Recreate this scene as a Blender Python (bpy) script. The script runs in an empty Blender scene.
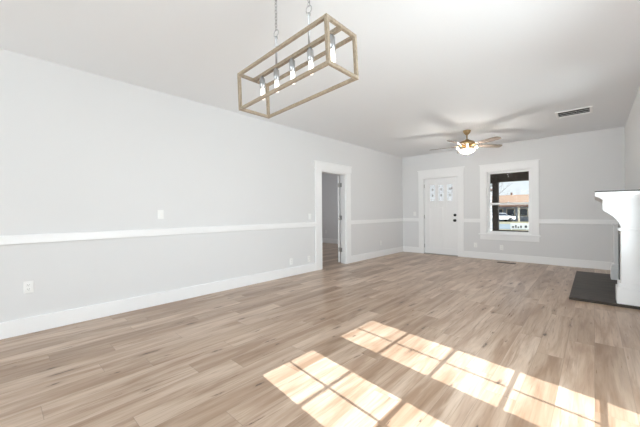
import bpy, bmesh, math, random
from mathutils import Vector, Matrix

random.seed(7)
SC = bpy.context.scene
COL = SC.collection

# ------------------------------------------------------------------ camera
cam_d = bpy.data.cameras.new('camera')
cam = bpy.data.objects.new('camera', cam_d); COL.objects.link(cam)
cam_d.sensor_width = 36.0; cam_d.lens = 298.2755 / 640 * 36.0
cam_d.clip_start = 0.02; cam_d.clip_end = 400
CR = Vector((0.736374, 0.67652131, -0.00849981))
CU = Vector((0.00321465, 0.00906436, 0.99995375))
CF = Vector((-0.67656707, 0.73636727, -0.00449998))
m = Matrix((CR, CU, -CF)).transposed().to_4x4(); m.translation = (0, 0, 1.17)
cam.matrix_world = m
SC.camera = cam

# ------------------------------------------------------------------ world, sun, daylight at the windows, added fill lights, exposure
world = bpy.data.worlds.new('sky'); SC.world = world; world.use_nodes = True
wn = world.node_tree.nodes; wl = world.node_tree.links
wtc = wn.new('ShaderNodeTexCoord'); wsep = wn.new('ShaderNodeSeparateXYZ'); wr = wn.new('ShaderNodeValToRGB')
wl.new(wtc.outputs['Generated'], wsep.inputs[0]); wl.new(wsep.outputs['Z'], wr.inputs[0])
wr.color_ramp.elements[0].position = 0.0; wr.color_ramp.elements[0].color = (0.90, 0.94, 0.97, 1)
wr.color_ramp.elements[1].position = 0.7; wr.color_ramp.elements[1].color = (0.45, 0.64, 0.92, 1)
wl.new(wr.outputs[0], wn['Background'].inputs[0]); wn['Background'].inputs[1].default_value = 1.1


def light(name, kind, loc, direction, energy, color=(1, 1, 1), **kw):
    d = bpy.data.lights.new(name, kind); d.energy = energy; d.color = color
    for k, v in kw.items(): setattr(d, k, v)
    o = bpy.data.objects.new(name, d); COL.objects.link(o); o.location = loc
    o.rotation_euler = Vector(direction).to_track_quat('-Z', 'Y').to_euler()
    return o


COOL = (0.86, 0.945, 1.0)
SUN_DIR = (-1.0, 0.13, -0.736)
light('sun', 'SUN', (20, -3, 15), SUN_DIR, 12.5, (0.93, 0.96, 1.0), angle=math.radians(0.22))
light('daylight_rear_windows', 'AREA', (-2.0, -5.7, 1.55), (0, 1, 0.02), 190, COOL, shape='RECTANGLE', size=3.6, size_y=1.9)
light('daylight_french_doors', 'AREA', (1.15, 1.65, 1.25), (-1, 0.6, 0), 135, COOL, shape='RECTANGLE', size=1.9, size_y=2.0)
light('up_fill_rear_windows', 'AREA', (-2.0, -5.6, 0.9), (0, 0.8, 0.6), 85, COOL, shape='RECTANGLE', size=3.6, size_y=0.9)  # added fill aimed upward to brighten the ceiling
light('fill_side_window', 'AREA', (0.98, 4.72, 1.42), (-1, 0.2, 0.1), 26, COOL, shape='RECTANGLE', size=0.56, size_y=1.4)  # added fill for the far walls, shining through an added unseen window
light('up_fill_french_doors', 'AREA', (1.0, 1.65, 0.5), (-0.75, 0.45, 0.6), 40, COOL, shape='RECTANGLE', size=1.7, size_y=0.8)  # second added upward fill, for the ceiling on the dining side
light('daylight_next_room', 'AREA', (-8.3, 6.0, 1.5), (1, 0, 0), 28, (0.9, 0.95, 1.0), shape='RECTANGLE', size=1.2, size_y=1.3)

SC.view_settings.view_transform = 'Standard'; SC.view_settings.look = 'None'
SC.view_settings.exposure = 0.0; SC.view_settings.gamma = 1.0; SC.view_settings.use_curve_mapping = False
SC.cycles.max_bounces = 12; SC.cycles.diffuse_bounces = 7; SC.cycles.transparent_max_bounces = 16

# ------------------------------------------------------------------ materials


def nt(name):
    mt = bpy.data.materials.new(name); mt.use_nodes = True
    n = mt.node_tree.nodes; return mt, n, mt.node_tree.links, n['Principled BSDF']


def paint(name, col, rough=0.5, metal=0.0, bump=0.0, scale=60, var=0.03, spec=0.5):
    mt, n, l, b = nt(name)
    tc = n.new('ShaderNodeNewGeometry'); ns = n.new('ShaderNodeTexNoise')
    ns.inputs['Scale'].default_value = scale; ns.inputs['Detail'].default_value = 3
    l.new(tc.outputs['Position'], ns.inputs['Vector'])
    mx = n.new('ShaderNodeMix'); mx.data_type = 'RGBA'
    mx.inputs['A'].default_value = (*[c * (1 - var) for c in col], 1); mx.inputs['B'].default_value = (*[min(1, c * (1 + var)) for c in col], 1)
    l.new(ns.outputs['Fac'], mx.inputs['Factor']); l.new(mx.outputs['Result'], b.inputs['Base Color'])
    b.inputs['Roughness'].default_value = rough; b.inputs['Metallic'].default_value = metal
    b.inputs['Specular IOR Level'].default_value = spec
    if bump:
        bp = n.new('ShaderNodeBump'); bp.inputs['Strength'].default_value = bump; bp.inputs['Distance'].default_value = 0.002
        l.new(ns.outputs['Fac'], bp.inputs['Height']); l.new(bp.outputs[0], b.inputs['Normal'])
    return mt


def glow(name, col, strength, base=(0.9, 0.88, 0.82)):
    mt, n, l, b = nt(name)
    b.inputs['Base Color'].default_value = (*base, 1); b.inputs['Roughness'].default_value = 0.3
    b.inputs['Emission Color'].default_value = (*col, 1); b.inputs['Emission Strength'].default_value = strength
    return mt


def glass(name, tint=(0.97, 0.985, 0.98)):
    mt = bpy.data.materials.new(name); mt.use_nodes = True
    n = mt.node_tree.nodes; l = mt.node_tree.links; n.remove(n['Principled BSDF'])
    t = n.new('ShaderNodeBsdfTransparent'); t.inputs[0].default_value = (*tint, 1)
    g = n.new('ShaderNodeBsdfGlossy'); g.inputs['Roughness'].default_value = 0.02
    f = n.new('ShaderNodeFresnel'); f.inputs[0].default_value = 1.10
    mx = n.new('ShaderNodeMixShader'); l.new(f.outputs[0], mx.inputs[0]); l.new(t.outputs[0], mx.inputs[1]); l.new(g.outputs[0], mx.inputs[2])
    l.new(mx.outputs[0], n['Material Output'].inputs[0]); return mt


def frosted(name):
    mt = bpy.data.materials.new(name); mt.use_nodes = True
    n = mt.node_tree.nodes; l = mt.node_tree.links; n.remove(n['Principled BSDF'])
    tr = n.new('ShaderNodeBsdfTranslucent'); tr.inputs[0].default_value = (0.95, 0.96, 0.96, 1)
    t = n.new('ShaderNodeBsdfTransparent'); g = n.new('ShaderNodeBsdfGlossy'); g.inputs['Roughness'].default_value = 0.1
    m1 = n.new('ShaderNodeMixShader'); m1.inputs[0].default_value = 0.85
    l.new(tr.outputs[0], m1.inputs[1]); l.new(t.outputs[0], m1.inputs[2])
    m2 = n.new('ShaderNodeMixShader'); m2.inputs[0].default_value = 0.05
    l.new(m1.outputs[0], m2.inputs[1]); l.new(g.outputs[0], m2.inputs[2])
    l.new(m2.outputs[0], n['Material Output'].inputs[0]); return mt


def mathn(n, l, op, a, b=None, c=None):
    x = n.new('ShaderNodeMath'); x.operation = op
    for i, v in enumerate((a, b, c)):
        if v is None: continue
        if isinstance(v, (int, float)): x.inputs[i].default_value = v
        else: l.new(v, x.inputs[i])
    return x.outputs[0]


def ramp(n, l, fac, stops):
    r = n.new('ShaderNodeValToRGB'); e = r.color_ramp.elements
    e[0].position, e[0].color = stops[0][0], (*stops[0][1], 1)
    e[1].position, e[1].color = stops[-1][0], (*stops[-1][1], 1)
    for p, c in stops[1:-1]:
        k = e.new(p); k.color = (*c, 1)
    l.new(fac, r.inputs[0]); return r.outputs[0]


def mixc(n, l, fac, a, b, mode='MIX'):
    mx = n.new('ShaderNodeMix'); mx.data_type = 'RGBA'; mx.blend_type = mode
    for s, v in (('Factor', fac), ('A', a), ('B', b)):
        if isinstance(v, (int, float)): mx.inputs[s].default_value = v
        elif isinstance(v, tuple): mx.inputs[s].default_value = (*v, 1)
        else: l.new(v, mx.inputs[s])
    return mx.outputs['Result']


def plank_floor():
    mt, n, l, b = nt('oak_plank_floor')
    geo = n.new('ShaderNodeNewGeometry'); sp = n.new('ShaderNodeSeparateXYZ'); l.new(geo.outputs['Position'], sp.inputs[0])
    X, Y = sp.outputs['X'], sp.outputs['Y']
    px = mathn(n, l, 'DIVIDE', X, 0.178); row = mathn(n, l, 'FLOOR', px); fx = mathn(n, l, 'FRACT', px)
    w1 = n.new('ShaderNodeTexWhiteNoise'); w1.noise_dimensions = '1D'; l.new(row, w1.inputs['W'])
    py = mathn(n, l, 'ADD', mathn(n, l, 'DIVIDE', Y, 1.22), mathn(n, l, 'MULTIPLY', w1.outputs['Value'], 7.0))
    colm = mathn(n, l, 'FLOOR', py); fy = mathn(n, l, 'FRACT', py)
    cb = n.new('ShaderNodeCombineXYZ'); l.new(row, cb.inputs[0]); l.new(colm, cb.inputs[1])
    w2 = n.new('ShaderNodeTexWhiteNoise'); w2.noise_dimensions = '2D'; l.new(cb.outputs[0], w2.inputs['Vector'])
    rid = w2.outputs['Value']
    off = mathn(n, l, 'MULTIPLY', rid, 57.0)

    def noise(sx, sy, detail, dist=0.0, rough=0.55, shift=0.0):
        c = n.new('ShaderNodeCombineXYZ')
        l.new(mathn(n, l, 'MULTIPLY', X, sx), c.inputs[0]); l.new(mathn(n, l, 'MULTIPLY', Y, sy), c.inputs[1])
        l.new(mathn(n, l, 'ADD', off, shift), c.inputs[2])
        t = n.new('ShaderNodeTexNoise'); t.inputs['Scale'].default_value = 1.0; t.inputs['Detail'].default_value = detail
        t.inputs['Distortion'].default_value = dist; t.inputs['Roughness'].default_value = rough
        l.new(c.outputs[0], t.inputs['Vector']); return t.outputs['Fac']
    tone = ramp(n, l, rid, [(0.0, (0.37, 0.268, 0.192)), (0.3, (0.45, 0.335, 0.246)), (0.6, (0.495, 0.38, 0.29)), (1.0, (0.55, 0.43, 0.335))])
    broad = noise(9, 1.1, 4, 0.6)
    c1 = mixc(n, l, ramp(n, l, broad, [(0.38, (0, 0, 0)), (0.62, (1, 1, 1))]), mixc(n, l, 1.0, tone, (0.74, 0.645, 0.57), 'MULTIPLY'), mixc(n, l, 1.0, tone, (1.12, 1.12, 1.12), 'MULTIPLY'))
    fine = noise(85, 3.2, 5, 0.3, 0.6, 3.0)
    c2 = mixc(n, l, 0.75, c1, ramp(n, l, fine, [(0.25, (0.72, 0.68, 0.65)), (0.5, (1, 1, 1)), (0.8, (1.1, 1.1, 1.1))]), 'MULTIPLY')
    streak = noise(30, 1.5, 3, 1.0, 0.5, 9.0)
    c3 = mixc(n, l, ramp(n, l, streak, [(0.58, (0, 0, 0)), (0.72, (0.6, 0.6, 0.6))]), c2, (0.24, 0.145, 0.09))
    wob = noise(30, 9, 3, 0.0, 0.6, 33.0)
    kv = n.new('ShaderNodeCombineXYZ')
    l.new(mathn(n, l, 'ADD', mathn(n, l, 'MULTIPLY', X, 7.4), mathn(n, l, 'MULTIPLY', wob, 0.30)), kv.inputs[0])
    l.new(mathn(n, l, 'ADD', mathn(n, l, 'MULTIPLY', Y, 1.9), mathn(n, l, 'MULTIPLY', wob, 0.55)), kv.inputs[1])
    vo = n.new('ShaderNodeTexVoronoi'); vo.voronoi_dimensions = '2D'; vo.inputs['Scale'].default_value = 1.0
    l.new(kv.outputs[0], vo.inputs['Vector'])
    vs = n.new('ShaderNodeSeparateColor'); l.new(vo.outputs['Color'], vs.inputs[0])
    has = mathn(n, l, 'GREATER_THAN', vs.outputs[0], 0.60)
    size = mathn(n, l, 'ADD', 0.46, mathn(n, l, 'MULTIPLY', mathn(n, l, 'POWER', vs.outputs[1], 2.0), 1.0))
    kd = mathn(n, l, 'DIVIDE', vo.outputs['Distance'], size)
    halo = mathn(n, l, 'MULTIPLY', has, ramp(n, l, kd, [(0.06, (0.45, 0.45, 0.45)), (0.24, (0, 0, 0))]))
    core = mathn(n, l, 'MULTIPLY', has, ramp(n, l, kd, [(0.03, (0.85, 0.85, 0.85)), (0.10, (0, 0, 0))]))
    c3b = mixc(n, l, halo, c3, (0.26, 0.165, 0.11))
    c4 = mixc(n, l, core, c3b, (0.085, 0.052, 0.036))
    ex = mathn(n, l, 'LESS_THAN', mathn(n, l, 'MINIMUM', fx, mathn(n, l, 'SUBTRACT', 1.0, fx)), 0.009)
    ey = mathn(n, l, 'LESS_THAN', mathn(n, l, 'MINIMUM', fy, mathn(n, l, 'SUBTRACT', 1.0, fy)), 0.0016)
    gap = mathn(n, l, 'MAXIMUM', ex, ey)
    c5 = mixc(n, l, mathn(n, l, 'MULTIPLY', gap, 0.4), c4, (0.16, 0.11, 0.08))
    l.new(c5, b.inputs['Base Color'])
    l.new(mathn(n, l, 'ADD', 0.23, mathn(n, l, 'MULTIPLY', fine, 0.14)), b.inputs['Roughness'])
    b.inputs['Specular IOR Level'].default_value = 0.45
    hgt = mathn(n, l, 'SUBTRACT', mathn(n, l, 'MULTIPLY', fine, 0.35), gap)
    bp = n.new('ShaderNodeBump'); bp.inputs['Strength'].default_value = 0.22; bp.inputs['Distance'].default_value = 0.0015
    l.new(hgt, bp.inputs['Height']); l.new(bp.outputs[0], b.inputs['Normal'])
    return mt


def streaked(name, dark, lightc, sx, sy, sz, rough, spec=0.5):
    mt, n, l, b = nt(name)
    geo = n.new('ShaderNodeNewGeometry'); mp = n.new('ShaderNodeMapping'); mp.inputs['Scale'].default_value = (sx, sy, sz)
    l.new(geo.outputs['Position'], mp.inputs['Vector'])
    t = n.new('ShaderNodeTexNoise'); t.inputs['Scale'].default_value = 1; t.inputs['Detail'].default_value = 5
    l.new(mp.outputs[0], t.inputs['Vector'])
    l.new(ramp(n, l, t.outputs['Fac'], [(0.3, dark), (0.7, lightc)]), b.inputs['Base Color'])
    b.inputs['Roughness'].default_value = rough; b.inputs['Specular IOR Level'].default_value = spec
    return mt


M = dict(
    wall=paint('grey_wall_paint', (0.755, 0.755, 0.76), 0.6, bump=0.05, scale=180, var=0.01),
    ceiling=paint('white_ceiling_paint', (0.845, 0.86, 0.88), 0.75, bump=0.08, scale=120, var=0.012),
    trim=paint('white_gloss_trim', (0.90, 0.90, 0.905), 0.35, var=0.01),
    door=paint('white_door_paint', (0.88, 0.88, 0.885), 0.35, var=0.01),
    plastic=paint('white_plastic', (0.88, 0.88, 0.87), 0.35, var=0.01),
    slot=paint('dark_slot', (0.08, 0.08, 0.08), 0.6),
    black=paint('matt_black_metal', (0.009, 0.009, 0.01), 0.5),
    nickel=paint('brushed_nickel', (0.42, 0.41, 0.40), 0.35, 0.9, var=0.05),
    chrome=paint('silver_chain', (0.45, 0.45, 0.46), 0.3, 0.8),
    floor=plank_floor(),
    gold=streaked('champagne_wood_frame', (0.27, 0.215, 0.155), (0.40, 0.325, 0.24), 60, 60, 60, 0.4),
    brass=paint('antique_brass', (0.46, 0.32, 0.16), 0.3, 0.9, var=0.08),
    blade=streaked('walnut_fan_blade', (0.24, 0.185, 0.15), (0.36, 0.29, 0.24), 12, 12, 12, 0.25),
    bowl=glow('lit_frosted_bowl', (1.0, 0.90, 0.74), 2.2),
    fanbulb=glow('lit_fan_bulb', (1.0, 0.95, 0.88), 90.0),
    bulb=glow('lit_bulb', (1.0, 0.93, 0.82), 2.2),
    vent=paint('white_vent_enamel', (0.93, 0.93, 0.93), 0.4),
    mantel=paint('white_mantel_paint', (0.85, 0.85, 0.855), 0.4, var=0.01),
    hole=paint('dark_duct', (0.045, 0.045, 0.045), 0.8),
    register=paint('bronze_register', (0.07, 0.045, 0.03), 0.45, 0.4),
    hearth=streaked('dark_slate_hearth', (0.030, 0.025, 0.021), (0.085, 0.068, 0.056), 3, 24, 24, 0.45, 0.2),
    hearthedge=paint('black_hearth_edge', (0.012, 0.011, 0.011), 0.35),
    soot=paint('black_firebox', (0.018, 0.018, 0.018), 0.8),
    slip=paint('charcoal_tile', (0.055, 0.055, 0.057), 0.3),
    shelftop=paint('dark_shelf_top', (0.075, 0.07, 0.068), 0.35),
    glass=glass('window_glass'), frost=frosted('leaded_textured_glass'), came=paint('lead_came', (0.5, 0.5, 0.5), 0.4, 0.4),
    porchwood=streaked('dark_brown_porch_wood', (0.035, 0.026, 0.02), (0.07, 0.05, 0.038), 14, 14, 3, 0.6),
    porchceil=paint('porch_ceiling', (0.35, 0.33, 0.3), 0.7),
    porchfloor=paint('porch_concrete', (0.42, 0.40, 0.38), 0.8),
    lawn=paint('dry_lawn', (0.27, 0.24, 0.15), 0.9, scale=4, var=0.3),
    road=paint('asphalt', (0.20, 0.23, 0.24), 0.85, scale=8, var=0.1),
    roof=streaked('tan_shingle', (0.27, 0.165, 0.10), (0.37, 0.245, 0.165), 3, 3, 14, 0.85),
    eave=paint('brown_eave', (0.16, 0.09, 0.065), 0.7),
    housewall=paint('blue_grey_siding', (0.28, 0.31, 0.38), 0.8, scale=3, var=0.12),
    housetrim=paint('cream_house_trim', (0.72, 0.63, 0.50), 0.7),
    darkglass=paint('dark_house_window', (0.04, 0.05, 0.07), 0.15),
    siding=None, bark=paint('grey_bark', (0.16, 0.14, 0.13), 0.9, scale=9, var=0.3),
    evergreen=paint('dark_evergreen', (0.035, 0.06, 0.045), 0.9, scale=5, var=0.4),
    carwhite=paint('white_car_paint', (0.70, 0.71, 0.73), 0.25), tyre=paint('black_tyre', (0.02, 0.02, 0.02), 0.7),
    sign=paint('white_sign_board', (0.88, 0.88, 0.88), 0.5), ink=paint('dark_sign_ink', (0.06, 0.06, 0.07), 0.6),
)


def lap_siding():
    mt, n, l, b = nt('white_lap_siding')
    geo = n.new('ShaderNodeNewGeometry'); sp = n.new('ShaderNodeSeparateXYZ'); l.new(geo.outputs['Position'], sp.inputs[0])
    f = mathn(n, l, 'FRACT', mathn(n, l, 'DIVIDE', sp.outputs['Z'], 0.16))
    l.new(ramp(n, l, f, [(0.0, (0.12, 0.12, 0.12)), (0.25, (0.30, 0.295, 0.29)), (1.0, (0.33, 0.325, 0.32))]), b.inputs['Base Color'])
    b.inputs['Roughness'].default_value = 0.7; return mt


M['siding'] = lap_siding()

# ------------------------------------------------------------------ mesh helpers


class MB:
    def __init__(self): self.bm = bmesh.new()

    def box(self, x0, x1, y0, y1, z0, z1, bevel=0.0):
        r = bmesh.ops.create_cube(self.bm, size=1.0)
        for v in r['verts']:
            v.co = Vector(((x0 + x1) / 2 + v.co.x * (x1 - x0), (y0 + y1) / 2 + v.co.y * (y1 - y0), (z0 + z1) / 2 + v.co.z * (z1 - z0)))
        if bevel:
            es = list({e for v in r['verts'] for e in v.link_edges})
            bmesh.ops.bevel(self.bm, geom=es, offset=bevel, segments=2, affect='EDGES', profile=0.5)
        return self

    def prism(self, pts, axis, a, b):
        """closed outline pts=(p,q) extruded along axis from a to b; axis 'x': (y,z), 'y': (x,z), 'z': (x,y)"""
        def P(p, t):
            return {'x': (t, p[0], p[1]), 'y': (p[0], t, p[1]), 'z': (p[0], p[1], t)}[axis]
        A = [self.bm.verts.new(P(p, a)) for p in pts]; B = [self.bm.verts.new(P(p, b)) for p in pts]
        n = len(pts); fs = [self.bm.faces.new(A), self.bm.faces.new(B[::-1])]
        for i in range(n): fs.append(self.bm.faces.new((A[i], B[i], B[(i + 1) % n], A[(i + 1) % n])))
        bmesh.ops.recalc_face_normals(self.bm, faces=fs); return self

    def lathe(self, prof, cx=0, cy=0, seg=24):
        """profile of (radius, z), spun about a vertical axis at cx, cy"""
        rings = []
        for r, z in prof:
            if r < 1e-5: rings.append([self.bm.verts.new((cx, cy, z))])
            else: rings.append([self.bm.verts.new((cx + r * math.cos(2 * math.pi * i / seg), cy + r * math.sin(2 * math.pi * i / seg), z)) for i in range(seg)])
        fs = []
        for A, B in zip(rings, rings[1:]):
            for i in range(seg):
                j = (i + 1) % seg
                if len(A) == 1 and len(B) == 1: continue
                if len(A) == 1: fs.append(self.bm.faces.new((A[0], B[i], B[j])))
                elif len(B) == 1: fs.append(self.bm.faces.new((A[i], B[0], A[j])))
                else: fs.append(self.bm.faces.new((A[i], B[i], B[j], A[j])))
        bmesh.ops.recalc_face_normals(self.bm, faces=fs)
        for f in fs: f.smooth = True
        return self

    def tube(self, pts, r, seg=8, closed=False):
        pts = [Vector(p) for p in pts]; n = len(pts); rs = r if isinstance(r, (list, tuple)) else [r] * n
        rings = []; up = None
        for i, p in enumerate(pts):
            a = pts[(i - 1) % n] if (closed or i > 0) else p; c = pts[(i + 1) % n] if (closed or i < n - 1) else p
            t = (c - a).normalized()
            if up is None or abs(up.dot(t)) > 0.98: up = Vector((0, 0, 1)) if abs(t.z) < 0.9 else Vector((1, 0, 0))
            u = (up - t * up.dot(t)).normalized(); w = t.cross(u); up = u
            rings.append([self.bm.verts.new(p + (u * math.cos(2 * math.pi * k / seg) + w * math.sin(2 * math.pi * k / seg)) * rs[i]) for k in range(seg)])
        fs = []
        pairs = list(zip(rings, rings[1:])) + ([(rings[-1], rings[0])] if closed else [])
        for A, B in pairs:
            for k in range(seg): fs.append(self.bm.faces.new((A[k], A[(k + 1) % seg], B[(k + 1) % seg], B[k])))
        if not closed: fs += [self.bm.faces.new(rings[0][::-1]), self.bm.faces.new(rings[-1])]
        for f in fs: f.smooth = True
        return self

    def beam(self, a, b, w, h=None):
        """square bar from a to b"""
        a, b = Vector(a), Vector(b); h = h or w; t = (b - a).normalized()
        u = Vector((0, 0, 1)) if abs(t.z) < 0.9 else Vector((0, 1, 0))
        s = t.cross(u).normalized(); u = s.cross(t)
        A = [self.bm.verts.new(a + s * w / 2 * i + u * h / 2 * j) for i, j in ((-1, -1), (1, -1), (1, 1), (-1, 1))]
        B = [self.bm.verts.new(b + s * w / 2 * i + u * h / 2 * j) for i, j in ((-1, -1), (1, -1), (1, 1), (-1, 1))]
        fs = [self.bm.faces.new(A), self.bm.faces.new(B[::-1])] + [self.bm.faces.new((A[i], B[i], B[(i + 1) % 4], A[(i + 1) % 4])) for i in range(4)]
        bmesh.ops.recalc_face_normals(self.bm, faces=fs); return self

    def move(self, mat):
        bmesh.ops.transform(self.bm, matrix=mat, verts=self.bm.verts); return self

    def build(self, name, mat, parent=None, loc=(0, 0, 0), bevel=0.0):
        me = bpy.data.meshes.new(name); self.bm.to_mesh(me); self.bm.free(); me.materials.append(mat)
        o = bpy.data.objects.new(name, me); COL.objects.link(o); o.location = loc
        if parent: o.parent = parent
        if bevel:
            b = o.modifiers.new('edge', 'BEVEL'); b.width = bevel; b.segments = 2; b.limit_method = 'ANGLE'
        return o


def tag(o, label, cat, group=None):
    o['label'] = label; o['category'] = cat
    if group: o['group'] = group
    return o


def thing(name, label, cat, loc=(0, 0, 0), rz=0.0, group=None):
    o = bpy.data.objects.new(name, None); COL.objects.link(o); o.location = loc; o.rotation_euler = (0, 0, rz)
    o.empty_display_size = 0.1
    return tag(o, label, cat, group)


def struct(o):
    o['kind'] = 'structure'; return o


def sroot(name, loc=(0, 0, 0)):
    o = bpy.data.objects.new(name, None); COL.objects.link(o); o.location = loc; return struct(o)


# ------------------------------------------------------------------ room shell
XL, YB, H = -4.117, 8.05, 2.738          # left wall face, back wall face, ceiling
XR, XA, YJ, YR = 0.432, 0.76, 4.35, -5.4  # fireplace wall face, dining wall face, where they step, rear wall face
TW = 0.14
DY0, DY1, DZ = 4.52, 5.34, 2.02          # side doorway
FX0, FX1, FZ = -3.47, -2.59, 2.05        # front door
WX0, WX1, WZ0, WZ1 = -1.92, -1.02, 0.62, 2.12   # front window
NX, NY = -8.6, 8.5                       # next room

struct(MB().box(XL, 0.9, YR - .14, YB, -0.12, 0).build('floor', M['floor']))
struct(MB().box(NX, XL, 3.2, NY, -0.12, 0).build('floor_next_room', M['floor']))
struct(MB().box(XL - TW, 0.9, YR - .14, YB + .15, H, H + 0.12).build('ceiling', M['ceiling']))
struct(MB().box(NX, XL - TW, 3.2, NY, H, H + 0.12).build('ceiling_next_room', M['ceiling']))
b = MB(); x0, x1 = XL - TW, XL
b.box(x0, x1, YR - .14, DY0, 0, H).box(x0, x1, DY1, YB + .15, 0, H).box(x0, x1, DY0, DY1, DZ, H)
struct(b.build('wall_left', M['wall']))
b = MB(); y0, y1 = YB, YB + 0.15
b.box(XL, FX0 - .03, y0, y1, 0, H).box(FX0 - .03, FX1 + .03, y0, y1, FZ + .03, H).box(FX1 + .03, WX0, y0, y1, 0, H)
b.box(WX0, WX1, y0, y1, 0, WZ0).box(WX0, WX1, y0, y1, WZ1, H).box(WX1, XR + .5, y0, y1, 0, H)
struct(b.build('wall_back', M['wall']))
SY0, SY1, SZ0, SZ1 = 4.44, 5.0, .72, 2.12
b = MB(); b.box(XR, XA + TW, YJ, SY0, 0, H).box(XR, XA + TW, SY1, YB, 0, H).box(XR, XA + TW, SY0, SY1, 0, SZ0).box(XR, XA + TW, SY0, SY1, SZ1, H)
struct(b.build('wall_right', M['wall']))
w3 = sroot('added_window_3', (XA + .06, SY0, SZ0)); b = MB(); sw, sh = SY1 - SY0, SZ1 - SZ0  # unseen window added to let fill light into the far end
b.box(0, .05, 0, .05, 0, sh).box(0, .05, sw - .05, sw, 0, sh).box(0, .05, .05, sw - .05, 0, .05).box(0, .05, .05, sw - .05, sh - .05, sh).box(0, .05, .05, sw - .05, sh / 2 - .02, sh / 2 + .02)
s_ = b.build('window_frame', M['trim'], w3)
MB().box(.022, .028, .05, sw - .05, .05, sh / 2 - .02).box(.022, .028, .05, sw - .05, sh / 2 + .02, sh - .05).build('window_pane', M['glass'], s_)
struct(MB().box(XA + TW, 3.4, YJ - .3, 5.6, 2.3, 2.4).build('added_sun_blocker', M['porchceil']))  # unseen slab added to keep direct sun out of the side window
b = MB(); b.box(XR - .022, XR, SY0 - .08, SY0, SZ0 - .1, SZ1 + .12).box(XR - .022, XR, SY1, SY1 + .08, SZ0 - .1, SZ1 + .12).box(XR - .022, XR, SY0, SY1, SZ1, SZ1 + .12).box(XR - .022, XR, SY0, SY1, SZ0 - .1, SZ0)
struct(b.build('trim_9', M['trim']))  # casing of the added side window
GY0, GY1, GZ = 0.78, 2.58, 2.05
b = MB(); b.box(XA, XA + TW, YR - .14, GY0, 0, H).box(XA, XA + TW, GY1, YJ, 0, H).box(XA, XA + TW, GY0, GY1, GZ, H)
struct(b.build('wall_dining', M['wall']))
RX0, RX1, RZ0, RZ1 = -3.8, -0.2, 0.6, 2.5
b = MB(); b.box(XL, RX0, YR - .14, YR, 0, H).box(RX1, XA, YR - .14, YR, 0, H).box(RX0, RX1, YR - .14, YR, 0, RZ0).box(RX0, RX1, YR - .14, YR, RZ1, H)
struct(b.build('wall_rear', M['wall']))
struct(MB().box(NX, x0, NY, NY + .12, 0, H).build('wall_next_room_back', M['wall']))
struct(MB().box(NX - .12, NX, 3.2, NY + .12, 0, H).build('wall_next_room_side', M['wall']))
struct(MB().box(NX, x0, 3.08, 3.2, 0, H).build('wall_next_room_rear', M['wall']))

BH, BT = 0.156, 0.018
def skirting(name, segs):
    b = MB()
    for s in segs: b.box(*s)
    return struct(b.build(name, M['trim'], bevel=0.003))
skirting('baseboard_left', [(XL, XL + BT, YR, 4.335, 0, BH), (XL, XL + BT, 5.505, YB, 0, BH)])
skirting('baseboard_back', [(XL + BT, -3.625, YB - BT, YB, 0, BH), (-2.435, XR, YB - BT, YB, 0, BH)])
skirting('baseboard_right', [(XR - BT, XR, YJ, 5.12, 0, BH), (XR - BT, XR, 7.05, YB - BT, 0, BH)])
skirting('baseboard_next_room', [(NX, XL - TW, NY - BT, NY, 0, BH + .02)])
RZb, RZt, RT = 0.885, 0.974, 0.022
def rail(name, segs):
    b = MB()
    for x0, x1, y0, y1 in segs: b.box(x0, x1, y0, y1, RZb, RZt)
    return struct(b.build(name, M['trim'], bevel=0.006))
rail('trim_1', [(XL, XL + RT, YR, 4.335), (XL, XL + RT, 5.505, YB)])
rail('trim_2', [(XL + RT, -3.625, YB - RT, YB), (-2.435, -2.055, YB - RT, YB), (-0.885, XR, YB - RT, YB)])
rail('trim_3', [(XR - RT, XR, 7.08, YB - RT)])

# side doorway casing
b = MB(); ct = 0.022
b.box(XL, XL + ct, 4.335, DY0, 0, 2.045).box(XL, XL + ct, DY1, 5.505, 0, 2.045)
b.box(XL, XL + ct + .006, 4.315, 5.53, 2.045, 2.185).box(XL, XL + ct + .016, 4.30, 5.545, 2.185, 2.205)
b.box(XL, XL + ct, DY0, DY1, DZ, 2.045)
jt = 0.018
b.box(XL - TW, XL, DY0, DY0 + jt, 0, DZ).box(XL - TW, XL, DY1 - jt, DY1, 0, DZ).box(XL - TW, XL, DY0 + jt, DY1 - jt, DZ - jt, DZ)
b.box(XL - TW - ct, XL - TW, DY0 - .15, DY0, 0, 2.15).box(XL - TW - ct, XL - TW, DY1, DY1 + .15, 0, 2.15).box(XL - TW - ct, XL - TW, DY0, DY1, DZ, 2.15)
struct(b.build('trim_4', M['trim'], bevel=0.003))
# the door itself, swung open into the next room
d2 = sroot('door_2', (XL - TW - 0.030, DY1 - .010, 0)); d2.rotation_euler = (0, 0, math.radians(-148))
DWd = 0.76
MB().box(0.004, 0.040, -DWd, -0.004, 0.012, DZ - .03).build('door_panel', M['door'], d2, bevel=0.003)
b = MB(); b.lathe([(0, .94), (.026, .945), (.026, .955), (.012, .958), (.012, .985), (.027, .995), (.027, 1.02), (0, 1.03)], seg=16)
b.move(Matrix.Translation((0.04, -DWd + .07, .96)) @ Matrix.Rotation(math.radians(90), 4, 'Y') @ Matrix.Translation((0, 0, -.94))).build('door_knob', M['nickel'], d2)
for hz in (1.78, 1.04, 0.31):
    b = MB(); b.lathe([(0, hz - .05), (.009, hz - .048), (.009, hz + .048), (0, hz + .05)], cx=-0.004, cy=0.004, seg=12).box(0.004, 0.036, -0.0035, 0.0, hz - .046, hz + .046)
    b.build('hinge', M['nickel'], d2)
    hl = MB().box(XL - TW + .003, XL - TW + .045, DY1 - jt - .004, DY1 - jt, hz - .046, hz + .046)
    lf = hl.build('hinge_leaf', M['nickel'], d2)
    lf.matrix_parent_inverse = (Matrix.Translation(d2.location) @ Matrix.Rotation(math.radians(-148), 4, 'Z')).inverted()

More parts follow.
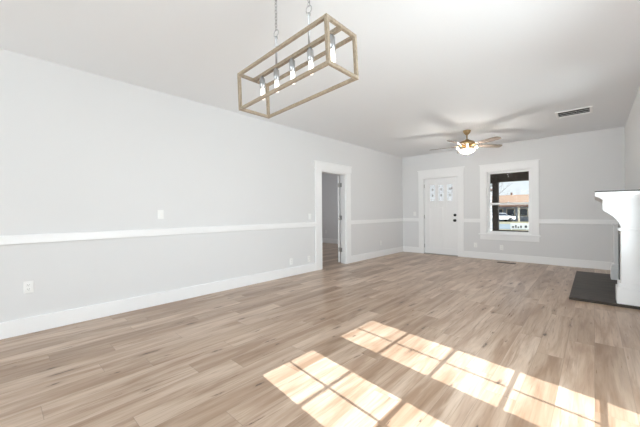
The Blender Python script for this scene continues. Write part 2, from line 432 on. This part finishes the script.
# front door
b = MB(); y1 = YB; y0 = YB - ct
b.box(-3.625, FX0 - .012, y0, y1, 0, 2.08).box(FX1 + .012, -2.435, y0, y1, 0, 2.08)
b.box(-3.625, -2.435, y0 - .006, y1, 2.08, 2.275).box(-3.65, -2.41, y0 - .018, y1, 2.275, 2.30)
b.box(FX0 - .012, FX1 + .012, y0, y1, FZ + .012, 2.08)
for xx in (FX0 - .03, FX1 + .01): b.box(xx, xx + .02, YB, YB + .15, 0, FZ + .03)
b.box(FX0 - .01, FX1 + .01, YB, YB + .15, FZ + .008, FZ + .03)
struct(b.build('trim_5', M['trim'], bevel=0.003))
d1 = sroot('door_1', (FX0 + .004, YB + .02, 0.02))
DW, DH = FX1 - FX0 - .008, FZ - .02
lites = [(0.145, 0.300), (0.374, 0.529), (0.603, 0.758)]; lz0, lz1 = 1.42, 1.86
b = MB(); xs = [0] + [v for p in lites for v in p] + [DW]
b.box(0, DW, 0, .044, 0, 0.16).box(0, DW, 0, .044, lz1, DH)
for i in range(0, len(xs), 2): b.box(xs[i], xs[i + 1], 0, .044, 1.25 if 0 < i < 6 else .16, lz1)
for p in lites: b.box(p[0], p[1], 0, .044, 1.25, lz0)
pw = (0.12, DW - .12)
b.box(pw[0] - .01, DW / 2 - .06, .010, .036, .15, 1.26).box(DW / 2 + .06, pw[1] + .01, .010, .036, .15, 1.26).box(DW / 2 - .06, DW / 2 + .06, 0, .044, .16, 1.25)
b.build('door_panel', M['door'], d1, bevel=0.004)
for i, p in enumerate(lites):
    g = MB().box(p[0], p[1], .018, .026, lz0, lz1).build('door_light', M['frost'], d1)
    c = MB(); cx = (p[0] + p[1]) / 2
    for px in (p[0] + .035, p[1] - .035): c.box(px - .003, px + .003, .014, .018, lz0, lz1)
    for pz in (lz0 + .05, lz1 - .05, (lz0 + lz1) / 2): c.box(p[0], p[1], .014, .018, pz - .003, pz + .003)
    c.prism([(cx, 1.52), (cx + .028, 1.575), (cx, 1.63), (cx - .028, 1.575)], 'y', .013, .018)
    c.prism([(cx, 1.68), (cx + .028, 1.735), (cx, 1.79), (cx - .028, 1.735)], 'y', .013, .018)
    c.build('lead_came', M['came'], g)
    s = MB()
    for (a0, a1, c0, c1) in ((p[0] - .012, p[0] + .008, lz0 - .012, lz1 + .012), (p[1] - .008, p[1] + .012, lz0 - .012, lz1 + .012)): s.box(a0, a1, -.006, .012, c0, c1)
    s.box(p[0] + .008, p[1] - .008, -.006, .012, lz0 - .012, lz0 + .008).box(p[0] + .008, p[1] - .008, -.006, .012, lz1 - .008, lz1 + .012)
    s.build('glazing_bead', M['door'], g)
for nm, z in (('deadbolt', 1.045), ('door_knob', 0.905)):
    b = MB()
    if nm == 'deadbolt': b.lathe([(0, 0), (.036, 0), (.036, .012), (.030, .018), (0, .018)], seg=20)
    else: b.lathe([(0, 0), (.036, 0), (.036, .008), (.014, .012), (.014, .03), (.030, .04), (.034, .055), (.026, .068), (0, .07)], seg=20)
    b.move(Matrix.Translation((DW - .062, 0, z)) @ Matrix.Rotation(math.radians(90), 4, 'X')).build(nm, M['black'], d1)
for z in (0.2, 1.0, 1.84):
    b = MB(); b.lathe([(0, z - .05), (.008, z - .05), (.008, z + .05), (0, z + .05)], cx=-.004, cy=-.006, seg=10); b.build('hinge', M['nickel'], d1)
struct(MB().box(FX0 - .01, FX1 + .01, YB - .03, YB + .15, 0, .018).build('trim_6', M['nickel'], bevel=0.004))

# front window
b = MB()
b.box(-2.055, WX0, YB - ct, YB, WZ0, WZ1).box(WX1, -0.885, YB - ct, YB, WZ0, WZ1)
b.box(-2.055, -0.885, YB - ct - .006, YB, WZ1, 2.265).box(-2.075, -0.865, YB - ct - .02, YB, 2.265, 2.285)
b.box(-2.085, -0.865, YB - .055, YB, WZ0 - .03, WZ0)
b.box(-2.055, -0.885, YB - .02, YB, 0.475, WZ0 - .03)
jt = .02
b.box(WX0, WX0 + jt, YB, YB + .15, WZ0, WZ1).box(WX1 - jt, WX1, YB, YB + .15, WZ0, WZ1).box(WX0 + jt, WX1 - jt, YB, YB + .15, WZ1 - jt, WZ1).box(WX0 + jt, WX1 - jt, YB, YB + .15, WZ0, WZ0 + jt)
struct(b.build('trim_7', M['trim'], bevel=0.003))
w1 = sroot('window_1', (WX0 + jt, YB, WZ0 + jt))
ww, wh, mr = WX1 - WX0 - 2 * jt, WZ1 - WZ0 - 2 * jt, 1.33 - WZ0 - jt
def sash(nm, x0, x1, y0, z0, z1, st, bot, top):
    b = MB(); b.box(x0, x0 + st, y0, y0 + .034, z0, z1).box(x1 - st, x1, y0, y0 + .034, z0, z1)
    b.box(x0 + st, x1 - st, y0, y0 + .034, z0, z0 + bot).box(x0 + st, x1 - st, y0, y0 + .034, z1 - top, z1)
    s = b.build(nm, M['trim'], w1, bevel=0.003)
    MB().box(x0 + st, x1 - st, y0 + .014, y0 + .020, z0 + bot, z1 - top).build('window_pane', M['glass'], s)
    return s
sash('lower_sash', 0, ww, .050, 0, mr + .025, .046, .040, .045)
sash('upper_sash', 0, ww, .088, mr - .025, wh, .040, .050, .045)
b = MB(); b.box(ww / 2 - .03, ww / 2 + .03, .052, .082, mr + .025, mr + .034).lathe([(0, mr + .034), (.014, mr + .034), (.012, mr + .046), (0, mr + .048)], cx=ww / 2, cy=.066, seg=12)
b.build('sash_lock', M['trim'], w1)

# rear windows behind the camera and the french doors at the dining side
w2 = sroot('window_2', (RX0, YR - .1, RZ0)); n3 = 3; pwid = (RX1 - RX0) / n3; hh = RZ1 - RZ0
for i in range(n3):
    a = i * pwid; b = MB()
    b.box(a, a + .06, 0, .06, 0, hh).box(a + pwid - .06, a + pwid, 0, .06, 0, hh).box(a + .06, a + pwid - .06, 0, .06, 0, .06).box(a + .06, a + pwid - .06, 0, .06, hh - .06, hh).box(a + .06, a + pwid - .06, 0, .06, hh / 2 - .025, hh / 2 + .025)
    s = b.build('window_frame', M['trim'], w2)
    MB().box(a + .06, a + pwid - .06, .028, .034, .06, hh / 2 - .025).box(a + .06, a + pwid - .06, .028, .034, hh / 2 + .025, hh - .06).build('window_pane', M['glass'], s)
d3 = sroot('door_3', (XA + .03, GY0, 0))
t36 = 0.736; xg = XA + .05
off = 0.13 * (xg + 1.768)
for a0, a1, g0, g1 in ((0.0, 0.90, 1.290, 1.815), (0.90, 1.80, 2.184, 2.734)):
    g0 -= off + GY0; g1 -= off + GY0
    gz1 = t36 * (xg + 1.768); gz0 = t36 * (xg - 0.49)
    b = MB()
    def lb(y0, y1, z0, z1): b.box(.012, .028, y0, y1, z0, z1)
    lb(a0, g0, 0, GZ); lb(g1, a1, 0, GZ); lb(g0, g1, 0, gz0); lb(g0, g1, gz1, GZ)
    gm = (g0 + g1) / 2; lb(gm - .009, gm + .009, gz0, gz1)
    ph = (gz1 - gz0) / 5
    for k in range(1, 5): lb(g0, g1, gz0 + ph * k - .006, gz0 + ph * k + .006)
    lf = b.build('door_leaf', M['door'], d3)
    MB().box(.020, .025, g0, g1, gz0, gz1).build('door_pane', M['glass'], lf)
b = MB(); b.box(XA - ct, XA, GY0 - .14, GY0, 0, GZ).box(XA - ct, XA, GY1, GY1 + .14, 0, GZ).box(XA - ct, XA, GY0 - .14, GY1 + .14, GZ, GZ + .18)
struct(b.build('trim_8', M['trim']))
skirting('baseboard_dining', [(XA - BT, XA, YR, GY0 - .14, 0, BH), (XA - BT, XA, GY1 + .14, YJ, 0, BH)])

# ------------------------------------------------------------------ outside, beyond the front window
GZ0 = -0.6
struct(MB().box(-60, 60, -60, 110, GZ0 - .2, GZ0).build('ground', M['lawn']))
struct(MB().box(-60, 60, 33, 45, GZ0, GZ0 + .02).build('road', M['road']))
struct(MB().box(-4.4, 0.9, YB + .15, 10.55, GZ0, -0.14).build('porch_floor', M['porchfloor']))
struct(MB().box(-2.8, 0.9, YB + .15, 10.7, 2.40, 2.52).build('porch_roof', M['porchceil']))
p = thing('porch_post', 'dark brown square porch post seen through the window, under the beam', 'post', (-2.18, 10.2, -0.14))
MB().box(-.075, .075, -.075, .075, 0, 2.18).build('post', M['porchwood'], p, bevel=.006)
MB().box(-.16, .09, -.10, .10, 2.14, 2.26).build('capital', M['porchwood'], p, bevel=.006)
tag(MB().box(-2.7, .9, 10.09, 10.31, 2.02, 2.40).build('porch_beam', M['porchwood'], bevel=.008), 'dark brown horizontal beam across the top of the window view, on the porch post', 'beam')
pr = thing('porch_railing', 'dark low porch railing along the bottom of the window view', 'railing', (-2.0, 10.2, -0.14))
MB().box(-.100, 2.9, -.05, .05, .68, .735).build('rail', M['porchwood'], pr, bevel=.006)
MB().box(-.100, 2.9, -.03, .03, .12, .16).build('rail', M['porchwood'], pr)
for i in range(18):
    MB().box(.05 + i * .16, .09 + i * .16, -.018, .018, .16, .68).build('baluster', M['porchwood'], pr)

hs = thing('house', 'low house across the street with tan roof and blue grey walls', 'house', (-9.0, 58.0, GZ0))
MB().box(-9, 9, 0, 9, 0, 2.6).build('wall', M['housewall'], hs)
rf = MB().prism([(-2.0, 2.45), (4.5, 4.35), (11, 2.45), (11, 2.6), (4.5, 4.55), (-2.0, 2.62)], 'x', -9.7, 9.7).build('roof', M['roof'], hs)
MB().box(-9.7, 9.7, -2.05, -1.9, 2.30, 2.62).build('fascia', M['eave'], hs)
for x in (-7.6, -5.0, -2.9, -1.2, 0.6, 3.0, 6.0):
    w = MB().box(x - .62, x + .62, -.06, .0, .8, 2.1).build('window', M['housetrim'], hs)
    MB().box(x - .5, x + .5, -.09, -.061, .9, 2.0).build('pane', M['darkglass'], w)
for x in (-8.8, -5.9, -4.1, .2, 1.9, 4.6, 8.8):
    MB().box(x - .13, x + .13, -1.85, -1.6, 0, 2.45).build('porch_column', M['housetrim'], hs)
MB().box(-2.1, -1.9, 5, 5.6, 4.2, 5.0).build('chimney', M['eave'], hs)

nb = thing('shed', 'white lap-sided shed just visible beside the porch post', 'shed', (-4.80, 16.0, GZ0))
MB().box(-.55, .55, 0, 3, 0, 2.9).build('wall', M['siding'], nb)
MB().prism([(-.65, 2.9), (0, 3.35), (.65, 2.9)], 'y', -.3, 3.3).build('roof', M['eave'], nb)

def branchy(root, h, seed, r0, levels):
    rnd = random.Random(seed); b = MB()
    def grow(p, d, ln, r, lv):
        pts = [p]; rs = [r]; q = p.copy(); dd = d.copy()
        for i in range(4):
            dd = (dd + Vector((rnd.uniform(-.16, .16), rnd.uniform(-.16, .16), rnd.uniform(-.05, .12)))).normalized()
            q = q + dd * ln / 4; pts.append(q.copy()); rs.append(r * (1 - .13 * (i + 1)))
        b.tube(pts, rs, 6 if lv > 1 else 4)
        if lv == 0: return
        for k in range(4 if lv > 1 else 3):
            j = rnd.choice((2, 3, 4)); ang = rnd.uniform(0, 6.28); t = rnd.uniform(.5, 1.0)
            nd = (dd + Vector((math.cos(ang) * t, math.sin(ang) * t, rnd.uniform(-.15, .35)))).normalized()
            grow(pts[j], nd, ln * rnd.uniform(.6, .8), rs[j] * .62, lv - 1)
    grow(Vector((0, 0, 0)), Vector((0, 0, 1)), h, r0, levels)
    return b.build('trunk_and_branches', M['bark'], root)
t = thing('tree', 'bare winter tree with thin branches against the sky outside the window', 'tree', (-6.6, 27.0, GZ0))
branchy(t, 2.6, 5, .13, 4)
t = thing('tree', 'farther bare tree rising behind the tan roof', 'tree', (-13.5, 78.0, GZ0))
branchy(t, 3.2, 11, .18, 4)
t = thing('evergreen_tree', 'dark evergreen clump showing above the tan roof ridge', 'tree', (-7.4, 73.5, GZ0))
rnd = random.Random(3)
MB().tube([(0, 0, 0), (0, 0, 3)], .2).build('trunk', M['bark'], t)
b = MB()
for i in range(260):
    a = rnd.uniform(0, 6.28); rr = 2.6 * math.sqrt(rnd.random()); z = 1.2 + rnd.random() * 4.2 * (1 - rr / 3.6)
    c = Vector((rr * math.cos(a), rr * math.sin(a) * .7, z)); s = rnd.uniform(.25, .5)
    r = bmesh.ops.create_icosphere(b.bm, subdivisions=1, radius=s, matrix=Matrix.Translation(c))
b.build('foliage', M['evergreen'], t)

def car(loc, rz, label):
    c = thing('car', label, 'car', loc, rz)
    MB().prism([(-2.1, .35), (2.1, .35), (2.15, .75), (1.2, .92), (.55, 1.38), (-1.2, 1.42), (-1.9, .98), (-2.15, .9)], 'y', -.85, .85).build('body', M['carwhite'], c, bevel=.06)
    MB().prism([(1.12, .95), (.52, 1.34), (-1.15, 1.37), (-1.75, 1.0)], 'y', -.865, .865).build('window', M['darkglass'], c)
    MB().prism([(1.22, .945), (.62, 1.36), (.60, 1.33), (1.18, .93)], 'y', -.72, .72).build('windscreen', M['darkglass'], c)
    for x in (-1.35, 1.35):
        for y in (-.86, .68):
            MB().lathe([(0, 0), (.32, 0), (.34, .03), (.34, .16), (.32, .18), (0, .18)], seg=18).move(Matrix.Translation((x, y, .34)) @ Matrix.Rotation(math.radians(-90), 4, 'X')).build('wheel', M['tyre'], c)
    return c
car((-11.3, 55.0, GZ0), math.radians(35), 'white car parked in front of the house across the street')
sg = thing('yard_sign', 'low white sign with dark marks on the far side of the porch railing', 'sign', (-4.98, 32.0, GZ0))
MB().box(-.68, .68, -.03, .03, .10, .60).build('sign_board', M['sign'], sg, bevel=.01)
for i, (x, w_, z0_, z1_) in enumerate(((-.55, .16, .2, .34), (-.30, .1, .2, .45), (-.12, .1, .18, .32), (.08, .12, .2, .4), (.42, .17, .22, .42))): MB().box(x, x + w_, -.036, -.030, z0_, z1_).build('marking', M['ink'], sg)
for x in (-.6, .56): MB().box(x, x + .04, -.02, .02, 0, .12).build('leg', M['sign'], sg)

# ------------------------------------------------------------------ fireplace
tag(MB().box(-.245, XR, 5.07, 7.345, 0, .032, bevel=.004).build('hearth', M['hearth']), 'dark slate hearth slab lying on the floor under the white mantel', 'hearth')
fm = thing('fireplace_mantel', 'white fireplace mantel with a curved corbel standing on the dark hearth', 'mantel', (XR, 5.105, .032))
def fx(x): return x - XR
def fz(z): return z - .032
Wd = 1.905                                   # overall length along the wall
curve = [(.240, .93), (.236, .965), (.228, .995), (.214, 1.025), (.195, 1.055), (.172, 1.083), (.146, 1.108), (.118, 1.132), (.09, 1.155), (.077, 1.17)]
for y0, y1 in ((0, .22), (Wd - .22, Wd)):
    pl = MB().box(fx(.238), -.001, y0, y1, fz(.032), fz(.95)).build('pilaster', M['mantel'], fm, bevel=.004)
    MB().box(fx(.199), -.0005, y0 - .014, y1 + .014, fz(.032), fz(.225)).build('plinth', M['mantel'], pl, bevel=.005)
    MB().box(fx(.214), -.0007, y0 - .008, y1 + .008, fz(.225), fz(.285)).build('plinth_cap', M['mantel'], pl, bevel=.006)
    MB().box(fx(.214), -.0007, y0 - .010, y1 + .010, fz(.915), fz(.945)).build('necking', M['mantel'], pl, bevel=.006)
    if y0 == 0: MB().prism([(-.001, fz(.93))] + [(fx(x), fz(z)) for x, z in curve] + [(fx(.077), fz(1.30)), (-.001, fz(1.30))], 'y', y0, y1).build('corbel', M['mantel'], fm, bevel=.003)
MB().box(fx(.285), -.001, .22, Wd, fz(.98), fz(1.30)).build('frieze', M['mantel'], fm)
MB().box(fx(.285), -.001, .22, .42, fz(.032), fz(.98)).box(fx(.285), -.001, Wd - .42, Wd - .22, fz(.032), fz(.98)).box(fx(.285), -.001, .42, Wd - .42, fz(.80), fz(.98)).build('tile_surround', M['slip'], fm)
MB().box(fx(.36), -.001, .42, Wd - .42, fz(.032), fz(.80)).build('firebox', M['soot'], fm)
MB().prism([(-.001, fz(1.30)), (fx(.068), fz(1.30)), (fx(.058), fz(1.315)), (fx(.034), fz(1.325)), (fx(.022), fz(1.335)), (-.001, fz(1.335))], 'y', -.03, Wd + .03).build('crown_moulding', M['mantel'], fm)
MB().box(fx(.008), -.001, -.055, Wd + .055, fz(1.335), fz(1.388)).build('shelf', M['mantel'], fm, bevel=.005)
MB().box(fx(.006), -.001, -.058, Wd + .058, fz(1.388), fz(1.402)).build('shelf_top', M['shelftop'], fm, bevel=.003)

# ------------------------------------------------------------------ ceiling vent, floor register, wall plates
v = thing('ceiling_vent', 'white rectangular ceiling vent with dark slots, above the fireplace end', 'vent', (-.235, 6.285, H))
vx, vy = .225, .20
MB().box(-vx + .03, vx - .03, -vy + .03, vy - .03, -.004, -.0005).build('duct_opening', M['hole'], v)
b = MB(); b.box(-vx, vx, -vy, -vy + .035, -.016, -.0005).box(-vx, vx, vy - .035, vy, -.016, -.0005).box(-vx, -vx + .035, -vy + .035, vy - .035, -.016, -.0005).box(vx - .035, vx, -vy + .035, vy - .035, -.016, -.0005)
b.build('frame', M['vent'], v, bevel=.003)
for y, w_ in ((-.055, .030), (.050, .030), (.135, .055)):
    MB().prism([(y - w_ / 2, -.014), (y + w_ / 2, -.008), (y + w_ / 2, -.005), (y - w_ / 2, -.011)], 'x', -vx + .035, vx - .035).build('slat', M['vent'], v)
r = thing('floor_register', 'dark bronze floor register in the planks under the window', 'register', (-1.44, 7.70, 0))
MB().box(-.18, .18, -.06, .06, 0.0004, .006, bevel=.002).build('plate', M['register'], r)
b = MB()
for i in range(14): b.box(-.155 + i * .0235, -.142 + i * .0235, -.042, .042, .0055, .0066)
b.build('grille', M['slot'], r)

def plate(kind, wall, a, z, label, group=None):
    """a wall plate of its own; wall 'L' faces +x, 'B' faces -y, 'N' is the next room"""
    loc = {'L': (XL, a, z), 'B': (a, YB, z), 'N': (a, NY, z)}[wall]; rz = {'L': math.pi / 2, 'B': 0, 'N': 0}[wall]
    o = thing(kind, label, 'outlet' if kind == 'wall_outlet' else 'light switch', loc, rz, group)
    MB().box(-.036, .036, -.007, -.0003, -.058, .058, bevel=.002).build('cover_plate', M['plastic'], o)
    if kind == 'wall_outlet':
        for zz in (-.021, .021):
            s = MB().box(-.017, .017, -.010, -.006, zz - .015, zz + .015, bevel=.003).build('socket', M['plastic'], o)
            b = MB(); b.box(-.008, -.006, -.0104, -.0095, zz - .002, zz + .008).box(.006, .008, -.0104, -.0095, zz - .002, zz + .008).box(-.002, .002, -.0104, -.0095, zz - .010, zz - .006)
            b.build('slot', M['slot'], s)
    else:
        MB().box(-.017, .017, -.011, -.006, -.034, .034, bevel=.002).build('rocker', M['plastic'], o)
    return o
plate('light_switch', 'L', 1.441, 1.157, 'white light switch above the chair rail on the long bare wall, far from any door')
plate('light_switch', 'L', 4.18, 1.086, 'white light switch beside the open doorway, above the chair rail')
plate('wall_outlet', 'L', .215, .455, 'white outlet low on the long wall, closest to the camera')
plate('wall_outlet', 'L', 3.68, .265, 'white outlet low on the long wall, second from the open doorway')
plate('wall_outlet', 'L', 4.14, .26, 'white outlet low on the long wall, next to the open doorway casing')
plate('wall_outlet', 'L', 6.81, .35, 'white outlet low on the wall between the open doorway and the room corner')
plate('light_switch', 'B', -3.745, 1.10, 'white light switch beside the front door, near the room corner')
plate('wall_outlet', 'B', -2.168, .323, 'white outlet low on the end wall between front door and window')
plate('wall_outlet', 'B', -1.606, .302, 'white outlet low on the end wall directly under the window')
plate('wall_outlet', 'N', -7.5, .42, 'small white outlet on the wall seen through the open doorway')

# ------------------------------------------------------------------ chandelier
CX, CY = -1.516, 1.372
ch = thing('linear_chandelier', 'open rectangular champagne wood frame chandelier with five lit bulbs on chains', 'chandelier', (CX, CY, H))
TILT = Matrix.Translation((0, 0, -.503)) @ Matrix.Rotation(math.radians(-3.0), 4, 'Y') @ Matrix.Translation((0, 0, .503))
hx, hy, zt, zb, bw = .435, .130, -.503, -.782, .020
b = MB()
for z in (zt - bw / 2, zb + bw / 2):
    for s in (-1, 1):
        b.box(-hx, hx, s * hy - bw / 2, s * hy + bw / 2, z - bw / 2, z + bw / 2)
        b.box(s * hx - bw / 2, s * hx + bw / 2, -hy, hy, z - bw / 2 - .0004, z + bw / 2 + .0004)
for sx in (-1, 1):
    for sy in (-1, 1): b.box(sx * hx - bw / 2 - .0006, sx * hx + bw / 2 + .0006, sy * hy - bw / 2 - .0006, sy * hy + bw / 2 + .0006, zb, zt)
b.move(TILT).build('frame', M['gold'], ch, bevel=.002)
MB().box(-hx, hx, -.012, .012, zt - .024, zt - .002).move(TILT).build('center_bar', M['gold'], ch)
for i in range(5):
    x = (-.327, -.161, .008, .181, .361)[i]
    s = MB().lathe([(0, zt - .022), (.012, zt - .024), (.012, zt - .034), (.020, zt - .040), (.020, zt - .115), (.017, zt - .116), (.017, zt - .06), (0, zt - .06)], cx=x, seg=18).move(TILT).build('socket', M['chrome'], ch)
    z = zt - .10
    MB().lathe([(0, z), (.012, z - .002), (.0145, z - .03), (.016, z - .065), (.015, z - .085), (.009, z - .096), (0, z - .099)], cx=x, seg=16).move(TILT).build('bulb', M['bulb'], s)
for x, dz in ((-.156, .0), (.173, .0)):
    z0 = zt + x * math.sin(math.radians(3.0)) - .02
    MB().lathe([(0, z0), (.007, z0), (.007, z0 + .205), (.011, z0 + .21), (.011, z0 + .222), (0, z0 + .225)], cx=x, seg=12).build('rod', M['chrome'], ch)
    zc = z0 + .222 + .024
    MB().tube([(x + .024 * math.cos(a), 0, zc + .024 * math.sin(a)) for a in [k * math.pi / 9 for k in range(18)]], .0035, 6, True).build('ring', M['chrome'], ch)
    b = MB(); z = zc + .019; k = 0
    while z < -.035:
        L, wd = .030, .0085; n = 14; pts = []
        for q in range(n):
            a = 2 * math.pi * q / n; u = wd * math.cos(a); w_ = L / 2 * math.sin(a)
            pts.append((x + (u if k % 2 == 0 else 0), (0 if k % 2 == 0 else u), z + L / 2 + w_))
        b.tube(pts, .0024, 5, True); z += L - .0065; k += 1
    b.build('chain', M['chrome'], ch)
    MB().tube([(x, 0, -.022), (x, 0, -.036), (x + .01, 0, -.046), (x, 0, -.054), (x - .008, 0, -.046)], .003, 6).build('hook', M['chrome'], ch)
MB().box(-.20, .20, -.035, .035, -.014, -.0005, bevel=.004).build('canopy', M['nickel'], ch)

# ------------------------------------------------------------------ ceiling fan
FANX, FANY = -1.822, 6.24
cf = thing('ceiling_fan', 'brass ceiling fan with five blades and a lit frosted bowl light', 'ceiling fan', (FANX, FANY, H))
MB().lathe([(0, -.0005), (.068, -.0005), (.070, -.012), (.058, -.045), (.032, -.078), (.022, -.085), (0, -.086)]).build('canopy', M['brass'], cf)
MB().lathe([(0, -.08), (.013, -.08), (.013, -.20), (0, -.20)], seg=14).build('downrod', M['brass'], cf)
MB().lathe([(0, -.17), (.03, -.172), (.045, -.19), (.085, -.205), (.128, -.222), (.140, -.245), (.140, -.275), (.122, -.298), (.085, -.312), (.07, -.33), (0, -.332)], seg=32).build('motor_housing', M['brass'], cf)
MB().lathe([(0, -.330), (.06, -.331), (.062, -.345), (.10, -.352), (.148, -.355), (.152, -.366), (.140, -.372), (0, -.372)], seg=32).build('light_fitter', M['brass'], cf)
bowl = MB().lathe([(.146, -.3725), (.150, -.385), (.140, -.405), (.115, -.426), (.075, -.441), (.03, -.447), (0, -.448)], seg=32).build('light_bowl', M['bowl'], cf)
MB().lathe([(0, -.446), (.012, -.447), (.014, -.456), (.008, -.464), (0, -.468)], seg=12).build('finial', M['brass'], cf)
for k in range(4):                          # the lamp's own bulbs, glowing between the motor housing and the bowl
    a = math.radians(20 + 90 * k)
    MB().lathe([(0, -.352), (.010, -.350), (.017, -.338), (.014, -.322), (0, -.316)], cx=.168 * math.cos(a), cy=.168 * math.sin(a), seg=12).build('bulb', M['fanbulb'], cf)
light('fan_lamp', 'POINT', (FANX, FANY, H - .53), (0, 0, -1), 23, (1.0, 0.96, 0.90), shadow_soft_size=0.05)
bz = -.298
for deg in (46, 118, 190, 262, 334):
    A = Matrix.Rotation(math.radians(deg), 4, 'Z') @ Matrix.Translation((0, 0, bz)) @ Matrix.Rotation(math.radians(-12), 4, 'X')
    out = [(.20, -.050), (.30, -.060), (.55, -.068), (.645, -.066), (.685, -.052), (.70, -.02), (.70, .02), (.685, .052), (.645, .066), (.55, .068), (.30, .060), (.20, .050)]
    bl = MB().prism(out, 'z', -.004, .004).move(A).build('blade', M['blade'], cf, bevel=.0015)
    MB().prism([(.10, -.018), (.17, -.016), (.22, -.042), (.27, -.03), (.285, 0), (.27, .03), (.22, .042), (.17, .016), (.10, .018)], 'z', .0045, .011).move(A).build('blade_iron', M['brass'], bl)
